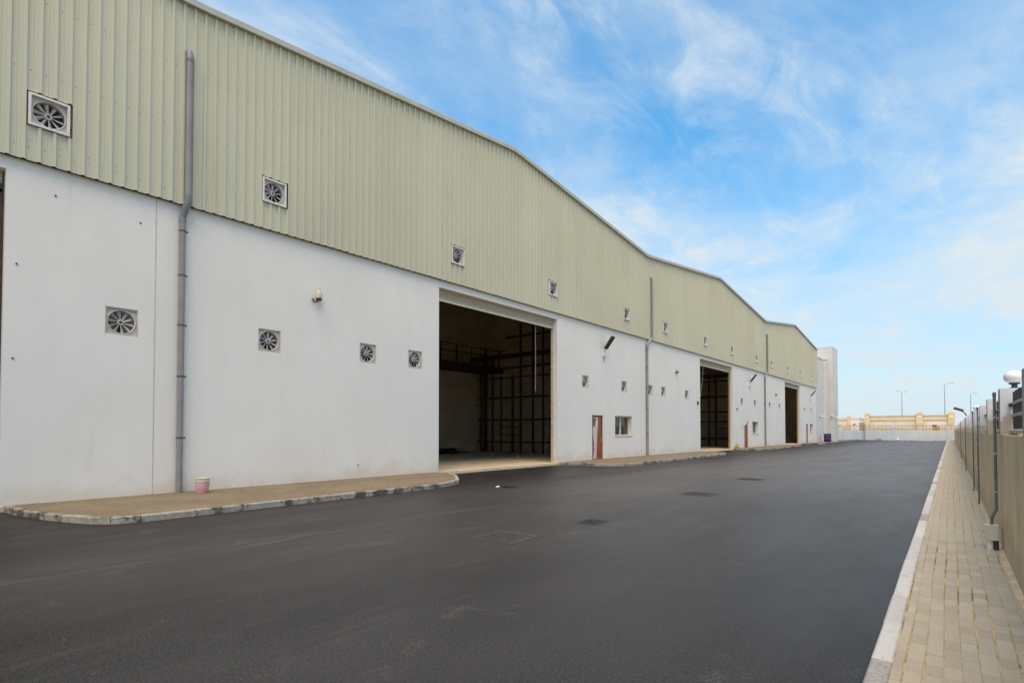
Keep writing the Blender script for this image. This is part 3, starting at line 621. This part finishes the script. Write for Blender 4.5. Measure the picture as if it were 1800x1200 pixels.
# ------------------------------------------------------------------ lights and small fittings on the facade
def floodlight(y, z, label):
    t = empty('floodlight', (WX, y, z), label=label, cat='floodlight', group='tilted floodlights over the small doors')
    box_obj('wall_bracket', (0, -.07, -.62), (.10, .07, -.30), 'white_paint', t)
    MB().tube([(.05, 0, -.40), (.16, 0, -.30), (.20, 0, -.16)], .03, 8).build('arm', 'galv', t, True)
    h = MB().box((-.17, -.15, -.04), (.17, .15, .04)); o = h.build('lamp_housing', 'lamp_dark', t)
    o.data = MB().box((-.40, -.16, -.05), (.40, .16, .05), .02).mesh('lamp_housing', 'lamp_dark'); o.location = (.40, 0, .10); o.rotation_euler = (0, R(-52), 0)
    l = put('lens', MB().box((-.36, -.13, 0), (.36, .13, .008)).mesh('lens', 'glass'), t, (.40 + .062 * math.sin(R(52)), 0, .10 - .062 * math.cos(R(52))), rot=(0, R(-52), 0))
    MB().tube([(.05, .02, -.6), (.05, .05, -.8), (.03, .0, -.92)], .014, 6).build('cable', 'lamp_dark', t, True)
floodlight(25.75, 6.42, 'dark tilted floodlight on the wall above the nearest red door'); floodlight(52.1, 6.45, 'dark tilted floodlight on the wall above the middle red door'); floodlight(77.9, 6.4, 'dark tilted floodlight on the wall above the farthest red door')
def bulkhead(y, z, label):
    t = empty('wall_light', (WX, y, z), label=label, cat='wall light', group='small wall lights')
    MB().lathe([(0, .30), (.045, .30), (.05, .22), (.052, .22), (.08, .18), (.095, .06), (.09, -.03), (0, -.03)], (.11, 0, 0), 14).build('housing', 'cream', t, True)
    MB().lathe([(.088, -.032), (.092, -.06), (.06, -.10), (0, -.11)], (.11, 0, 0), 14).build('lens', 'lamp_dark', t, True)
    MB().tube([(0, 0, .1), (.08, 0, .1)], .03, 8).build('stem', 'cream', t, True)
    MB().tube([(.11, -.03, -.10), (.13, -.14, -.18), (.03, -.16, -.06)], .028, 8).build('sensor', 'lamp_dark', t, True)
bulkhead(8.6, 5.78, 'small cream wall light between the first two fans near the gable'); bulkhead(35.6, 5.8, 'small wall light left of the middle wide doorway'); bulkhead(61.3, 5.55, 'small wall light left of the farthest wide doorway')
t = empty('alarm_bell', (WX, 48.55, 3.6), label='small red alarm bell on the wall right of the middle doorway', cat='alarm bell')
MB().lathe([(0, .09), (.06, .085), (.11, .05), (.12, 0)], seg=14, axis='x').build('gong', 'red', t, True); box_obj('back_box', (0, -.07, .1), (.06, .07, .24), 'white_paint', t)
t = empty('key_switch', (WX, 39.45, 3.75), label='small dark switch box left of the middle wide doorway', cat='switch'); box_obj('case', (0, -.08, -.12), (.08, .08, .12), 'lamp_dark', t); box_obj('cover', (.081, -.06, -.09), (.095, .06, .09), 'clampm', t)
# ------------------------------------------------------------------ bucket, canister, barrel, litter
t = empty('paint_bucket', (-14.62, 5.20, .123), label='pink splashed paint bucket beside the nearest drainpipe', cat='bucket')
MB().lathe([(0, .004), (.135, .0), (.140, .01), (.158, .27), (.158, .275)], seg=28).build('body', 'pink_bucket', t, True)
MB().lathe([(.159, .272), (.170, .275), (.170, .29), (.161, .293), (.163, .345), (.172, .350), (.172, .368), (.160, .372), (.152, .36), (.148, .25), (0, .24)], seg=28).build('rim', 'cream', t, True)
MB().tube([(.172 * math.cos(a), .172 * math.sin(a), .30 - .10 * math.sin((a + .6) / 2.0) if False else .30 - .10 * math.sin(a * .95)) for a in [i * .33 for i in range(10)]], .004, 5).build('handle', 'steel', t, True)
t = empty('canister', (-15.0, 47.95, .02), label='small dirty yellow canister at the foot of the middle doorway', cat='canister')
MB().lathe([(0, 0), (.17, 0), (.18, .03), (.18, .30), (.12, .36), (.06, .37), (.06, .42), (0, .42)], seg=18).build('body', 'yellow_old', t, True); MB().tube([(-.1, 0, .36), (-.06, 0, .46), (.06, 0, .46), (.1, 0, .36)], .015, 6).build('handle', 'dark', t, True)
t = empty('barrel', (-14.35, 84.4, .123), label='purple barrel standing against the annex', cat='barrel')
MB().lathe([(0, 0), (.42, 0), (.44, .03), (.44, .35), (.46, .38), (.44, .41), (.44, .72), (.46, .75), (.44, .78), (.44, 1.10), (.45, 1.14), (.40, 1.14), (.40, 1.10), (0, 1.10)], seg=22).build('drum', 'purple', t, True); MB().lathe([(0, .03), (.05, .03), (.05, 0)], (.2, 0, 1.10), 10).build('bung', 'lamp_dark', t)
t = empty('litter', (-10.56, 11.8, .004), label='white scrap beside a dark cloth on the asphalt near the nearest doorway', cat='litter')
MB().add([(-.06, -.04, 0), (.04, -.05, .01), (.07, .02, .02), (-.02, .05, .03), (0, 0, .05)], [(0, 1, 4), (1, 2, 4), (2, 3, 4), (3, 0, 4)]).build('paper_scrap', 'paper', t)
vs = [(.0 + .5 * i / 6, .12 + .22 * j / 3 + .05 * mnoise.noise(Vector((i, j, 2))), .012 + .03 * abs(mnoise.noise(Vector((i * .8, j * .8, 9))))) for i in range(7) for j in range(4)]
MB().add(vs, [(i * 4 + j, i * 4 + 4 + j, i * 4 + 5 + j, i * 4 + j + 1) for i in range(6) for j in range(3)]).build('cloth', 'dark', t, True)
# ------------------------------------------------------------------ covers set in the road
def cover(x, y, w, l, rz, label, grate=False):
    t = empty('manhole_cover', (x, y, 0), rz, label=label, cat='manhole cover' if not grate else 'drain grate', group=None)
    fr = MB(); f = .05
    for a, b in (((-w / 2, -l / 2), (w / 2, -l / 2 + f)), ((-w / 2, l / 2 - f), (w / 2, l / 2)), ((-w / 2, -l / 2 + f), (-w / 2 + f, l / 2 - f)), ((w / 2 - f, -l / 2 + f), (w / 2, l / 2 - f))): fr.box((a[0], a[1], -.02), (b[0], b[1], .007))
    fr.build('frame', 'cast_iron' if grate else 'dusty_iron', t)
    if grate:
        box_obj('pit', (-w / 2 + f, -l / 2 + f, -.02), (w / 2 - f, l / 2 - f, .0045), 'dark', t)  # near-black plate at road level, its colour stands in for the hollow's darkness
        n = 4
        for k in range(n): xx = -w / 2 + f + .015 + (w - 2 * f - .06) * k / (n - 1); box_obj('grate_bar', (xx, -l / 2 + f, .005), (xx + .03, l / 2 - f, .0125), 'cast_iron', t)
    else:
        box_obj('lid', (-w / 2 + f + .008, -l / 2 + f + .008, -.02), (w / 2 - f - .008, l / 2 - f - .008, .006), 'dusty_iron', t)
        st = MB(); n = int((w - .16) / .055); m_ = int((l - .16) / .055)
        for i in range(n):
            for j in range(m_):
                cx = -w / 2 + .09 + .055 * i; cy = -l / 2 + .09 + .055 * j; d_ = .02; e = .007 if (i + j) % 2 else .018; g2 = .018 if (i + j) % 2 else .007
                st.box((cx - e, cy - g2, .0055), (cx + e, cy + g2, .0125))
        tag(st.build('tread_studs', 'dusty_iron', t), kind='stuff')
cover(-5.52, 6.40, .80, .80, .05, 'large square studded cover set in the foreground asphalt'); cover(-5.24, 8.46, .42, .52, .05, 'dark slotted drain grate in the asphalt beyond the large cover', True)
cover(-5.35, 14.0, .8, .8, .03, 'dark cover in the asphalt opposite the nearest red door'); cover(-5.62, 19.4, .8, .8, .03, 'farthest cover in the asphalt near the road middle')

# ------------------------------------------------------------------ annex at the far end of the warehouse
AN = empty('annex_building', (0, 0, 0), label='tall plain white annex with a taller end tower beyond the warehouse', cat='building')
box_obj('wall', (-30, 82.1, -.1), (-15.25, 90.4, 11.75), 'annex', AN); box_obj('coping', (-30, 82.1, 11.752), (-15.20, 87.0, 11.86), 'annex_coping', AN)
box_obj('pilaster', (-15.24, 86.9, 0), (-14.82, 87.6, 11.7), 'annex', AN); box_obj('pilaster_cap', (-15.20, 87.02, 11.752), (-14.76, 87.7, 11.86), 'annex_coping', AN)
box_obj('tower', (-34, 90.42, -.1), (-14.62, 94.6, 14.0), 'annex', AN); box_obj('tower_coping', (-34.02, 90.4, 14.003), (-14.60, 94.62, 14.06), 'annex', AN)
box_obj('pilaster', (-15.24, 88.6, 0), (-14.95, 89.2, 11.7), 'annex', AN)
for k, (x, y, z, nm) in enumerate(((-15.24, 84.6, 3.7, 'leftmost'), (-14.9, 90.38, 3.85, 'middle'), (-14.62, 92.3, 3.6, 'rightmost'))):
    t = empty('security_camera', (x, y, z), label=f'small white security camera on the annex wall, {nm} of three', cat='camera', group='security cameras on the annex')
    MB().tube([(0, 0, 0), (.2, -.05, .02), (.22, -.1, -.05)], .04, 8).build('bracket', 'white_paint', t, True)
    MB().tube([(.12, -.32, -.12), (.32, .12, -.02)], .10, 10).build('body', 'white_paint', t, True); MB().tube([(.115, -.33, -.122), (.105, -.35, -.127)], .08, 10).build('lens', 'lamp_dark', t)

# ------------------------------------------------------------------ boundary wall on the right
RZ = DL
def rl(x, y, z=0.): c, s = math.cos(DL), math.sin(DL); return (x * c - y * s, x * s + y * c, z)
BW = empty('boundary_wall', (0, 0, 0), RZ, label='low beige rendered boundary wall with white pillars and dark railings', cat='wall')
pl = MB(); n = 60
box_obj('plinth', (.505, -12, -.1), (.76, 112, 1.625), 'rough_render', BW)
P0, PS = 6.16, 3.0
pmesh = MB(); pmesh.cur = 0
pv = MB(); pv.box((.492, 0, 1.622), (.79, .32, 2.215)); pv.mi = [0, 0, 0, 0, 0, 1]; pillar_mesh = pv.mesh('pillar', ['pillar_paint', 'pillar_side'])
pier = MB().box((.488, 0.01, -.05), (.507, .31, 1.62)).mesh('pier', 'rough_render')
rail_m = MB(); bar_m = MB().box((.604, -.012, 1.70), (.634, .012, 2.16)).mesh('bar', 'bar')
rails = []
for z in (1.665, 1.87, 2.02): rails.append(MB().box((.602 if z > 1.7 else .58, .322, z - .018), (.636 if z > 1.7 else .66, PS - .002, z + .018)).mesh('rail', 'rail'))
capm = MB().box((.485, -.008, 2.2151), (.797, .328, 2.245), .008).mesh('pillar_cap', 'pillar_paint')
brk = MB().box((.59, -.055, -.02), (.65, -.001, .02)).mesh('bracket', 'rust')
far_bars = MB()
for k in range(-6, 37):
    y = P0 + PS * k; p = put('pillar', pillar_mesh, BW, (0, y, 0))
    if k >= 0: put('bracket', brk, BW, (-.02, y, 2.0))
    if k == 36: break
    pn = empty('railing_panel'); pn.parent = BW; pn.location = (0, y, 0)
    for m in rails: put('rail', m, pn)
    nb = 23
    if k in (-1, 0, 1):
        for j in range(nb): put('bar', bar_m, pn, (0, .42 + (PS - .52) * j / (nb - 1), random.uniform(-.004, .004)))
    else:
        bb = MB()
        for j in range(nb): yy = .42 + (PS - .52) * j / (nb - 1); bb.box((.604, yy - .012, 1.70), (.634, yy + .012, 2.16))
        if k == -6: shared = bb.mesh('bars', 'bar')
        tag(put('bars', shared, pn), kind='stuff')
# globe lamps on the pillars
def globe(k, label):
    x, y, z = rl(.64, P0 + PS * k + .16, 2.215); t = empty('globe_lamp', (x, y, z), label=label, cat='lamp', group='globe lamps on the boundary wall')
    MB().lathe([(0, 0), (.05, 0), (.05, .012), (.032, .02), (.028, .05), (.055, .058), (.055, .075), (0, .075)], seg=16).build('base', 'lamp_dark', t, True)
    prof = [(0.045, .076)] + [(.106 * math.cos(a), .15 + .086 * math.sin(a)) for a in [R(-58 + 148 * i / 12) for i in range(13)]]
    MB().lathe(prof, seg=24).build('globe', 'opal', t, True)
globe(1, 'white globe lamp on the nearest fully visible boundary pillar'); globe(5, 'white globe lamp farther along the boundary wall beyond the conduits')
# conduits
def conduit(y, label, box=False, top=2.15):
    x, yy, z = rl(.45, y, .13); t = empty('conduit', (x, yy, z), RZ, label=label, cat='conduit', group='grey conduits on the boundary wall')
    r = .0145
    if box:
        MB().tube([(0, 0, top - .13), (0, 0, .62), (0, -.015, .53), (-.045, -.03, .42), (-.05, -.03, .36), (-.05, -.03, .30)], r * 1.15, 10).build('pipe', 'conduit', t, True)
        b = box_obj('junction_box', (-.11, -.10, .13), (.01, .06, .325), 'box_cream', t); box_obj('box_lid', (-.124, -.095, .135), (-.111, .055, .32), 'box_cream', t); box_obj('latch', (-.14, -.05, .215), (-.1245, -.02, .24), 'rail', t)
        MB().tube([(-.07, -.04, .129), (-.07, -.04, -.005)], .035, 10).build('stub_pipe', 'white_paint', t, True); MB().tube([(-.01, -.03, .129), (-.01, -.03, -.005)], .028, 10).build('dark_stub_pipe', 'lamp_dark', t, True)
    else: MB().tube([(0, 0, top - .13), (0, 0, -.01)], r, 10).build('pipe', 'conduit', t, True)
    for z in (.75, 1.25, 1.72): c = MB(); c.lathe([(r * .9, z - .012), (r * 1.25, z - .012), (r * 1.25, z + .012), (r * .9, z + .012)], seg=10); c.box((r, -.008, z - .008), (.046, .008, z + .008)); c.build('clip', 'galv', t)
    MB().lathe([(r * .9, top - .16), (r * 1.3, top - .16), (r * 1.3, top - .10), (0, top - .10)], seg=10).build('cap', 'conduit', t, True)
conduit(9.40, 'grey conduit with a cream junction box on the boundary wall', True); conduit(P0 + 3 * PS - .12, 'second grey conduit along the boundary wall, first without a box'); conduit(P0 + 4 * PS + .0, 'third grey conduit along the boundary wall'); conduit(P0 + 7 * PS, 'fourth grey conduit along the boundary wall'); conduit(P0 + 11 * PS, 'farthest grey conduit along the boundary wall')
x, y, z = rl(.50, P0 + 7 * PS, 2.25); t = empty('floodlight', (x, y, z), RZ, label='small dark floodlight on a boundary wall pillar beside the globe lamp', cat='floodlight')
MB().tube([(0, .1, 0), (-.06, .05, .12), (-.16, 0, .2)], .02, 8).build('arm', 'rust', t, True); o = MB().box((-.16, -.13, -.045), (.16, .13, .045), .02).build('lamp_housing', 'lamp_dark', t); o.location = (-.24, 0, .26); o.rotation_euler = (0, R(22), 0)

# ------------------------------------------------------------------ end wall with railings across the road
EW = empty('end_wall', (0, 113, 0), label='low white wall with pickets crossing the far end of the road', cat='wall')
box_obj('plinth', (-40, 0, -.1), (-1.0, .25, 1.70), 'end_wall_paint', EW)
for x in (-20.3, -16.6, -13.0, -9.15, -5.5, -1.9): box_obj('post', (x - .2, -.05, -.05), (x + .2, .30, 2.45), 'end_wall_paint', EW)
for z in (1.9, 2.42): box_obj('rail', (-24, .10, z - .03), (-1.0, .14, z + .03), 'picket', EW)
pk = MB(); x = -23.9
while x < -1.1: pk.box((x - .018, .10, 1.70), (x + .018, .139, 2.86)); x += .19
tag(pk.build('pickets', 'picket', EW), kind='stuff')
t = empty('standpipe', (-13.45, 112.85, 0), label='dark vertical pipe on the white end wall', cat='pipe'); MB().tube([(0, -.08, -.05), (0, -.08, 2.6)], .09, 8).build('pipe', 'bld_brown', t, True); box_obj('foot', (-.15, -.2, 0), (.15, 0, .12), 'bld_brown', t)
for x, nm in ((-11.55, 'left'), (-11.1, 'right')):
    t = empty('rock', (x, 112.4, 0), label=f'small tan stone at the foot of the end wall, {nm} of a pair', cat='stone', group='stones at the end wall'); MB().lathe([(0, 0), (.17, .02), (.19, .18), (.12, .36), (0, .42)], seg=7).build('stone', 'pillar_side', t)
t = empty('white_bag', (-8.6, 112.4, 0), label='small white bag lying at the foot of the end wall', cat='bag'); MB().lathe([(0, 0), (.22, .03), (.26, .14), (.15, .26), (.05, .30), (.07, .36), (0, .36)], seg=12).build('sack', 'paper', t, True)

# ------------------------------------------------------------------ buildings and street lamps beyond
B = empty('beige_building', (0, 160, 0), label='long single-storey beige building with stepped parapet pillars behind the end wall', cat='building')
box_obj('wall', (-18.7, 0, -.1), (-1.6, 14, 4.2), 'bld_cream', B); box_obj('cornice', (-18.75, -.25, 4.202), (-1.55, 14, 4.62), 'bld_tan', B); box_obj('parapet', (-18.7, -.05, 4.622), (-1.6, 13.9, 5.2), 'bld_band', B); box_obj('coping', (-18.75, -.2, 5.202), (-1.55, 14, 5.38), 'bld_tan', B)
box_obj('base_course', (-18.72, -.1, -.1), (-1.58, -.002, 2.35), 'bld_tan', B)
for x0, x1 in ((-18.95, -17.9), (-8.6, -7.3), (-2.7, -1.45)):
    box_obj('pilaster', (x0, -.5, -.1), (x1, -.26, 5.5), 'bld_tan', B)
    box_obj('stepped_cap', (x0 - .15, -.55, 5.503), (x1 + .15, .3, 5.75), 'bld_tan', B); box_obj('stepped_cap', (x0 + .15, -.5, 5.753), (x1 - .15, .25, 6.1), 'bld_tan', B)
    box_obj('plaque', ((x0 + x1) / 2 - .3, -.54, 4.7), ((x0 + x1) / 2 + .3, -.502, 5.2), 'bld_white', B)
for x in (-16.2, -13.8, -11.4, -5.8, -4.0): w = box_obj('arch_panel', (x - .9, -.06, 2.4), (x + .9, -.003, 3.7), 'bld_white', B)
B2 = empty('pale_house', (0, 168, 0), label='pale cream house with tan parapet at the left beyond the end wall', cat='house')
box_obj('wall', (-34, 0, -.1), (-21.2, 12, 4.5), 'bld_cream', B2); box_obj('parapet', (-34.1, -.2, 4.502), (-21.1, 12, 5.05), 'bld_tan', B2); box_obj('pilaster', (-23.9, -.3, -.1), (-23.1, -.003, 5.7), 'bld_tan', B2); box_obj('window', (-26.4, -.05, 2.6), (-25.4, .0, 3.3), 'bld_tan', B2)
B3 = empty('white_house', (0, 150, 0), label='small white house with a brown side wall left of the beige building', cat='house')
box_obj('wall', (-20.6, 0, -.1), (-18.9, 6, 4.2), 'bld_white', B3); box_obj('side_wall', (-18.88, .2, -.1), (-18.4, 6, 3.6), 'bld_brown', B3); box_obj('window', (-20.1, -.04, 3.0), (-19.7, -.003, 3.3), 'lamp_dark', B3)
def street_lamp(x, y, h, arms, label):
    t = empty('street_lamp', (x, y, 0), label=label, cat='street lamp', group='street lamps beyond the end wall')
    MB().tube([(0, 0, -.1), (0, 0, h * .5), (0, 0, h)], [.16, .13, .08], 8).build('pole', 'galv', t, True)
    for s, L_, rise in arms:
        MB().tube([(0, 0, h - .1), (s * L_ * .4, 0, h + rise * .6), (s * L_, 0, h + rise)], .05, 6).build('arm', 'galv', t, True)
        box_obj('lantern', (min(s * L_, s * (L_ + .8)), -.15, h + rise - .08), (max(s * L_, s * (L_ + .8)), .15, h + rise + .10), 'galv', t, .04)
street_lamp(-13.45, 190, 12.6, ((1, .5, .3), (-1, .5, .5)), 'twin-armed street lamp behind the left part of the beige building')
street_lamp(-3.85, 190, 14.4, ((1, 1.2, .4),), 'tallest street lamp with one arm behind the beige building'); street_lamp(1.6, 190, 11.5, ((1, .6, .25),), 'small street lamp right of the beige building above the boundary wall')
t = empty('loader', (-4.0, 130, 0), label='small yellow machine beyond the end wall pickets', cat='machine'); box_obj('body', (-.5, 0, .5), (.5, 1.5, 2.45), 'yellow_old', t); box_obj('cab', (-.6, .2, 2.452), (.1, 1.2, 2.75), 'dark', t)
for sx in (-.5, .3):
    MB().lathe([(0, -.12), (.5, -.12), (.5, .12), (0, .12)], (sx, .3, .5), 14, 'x').build('wheel', 'lamp_dark', t)
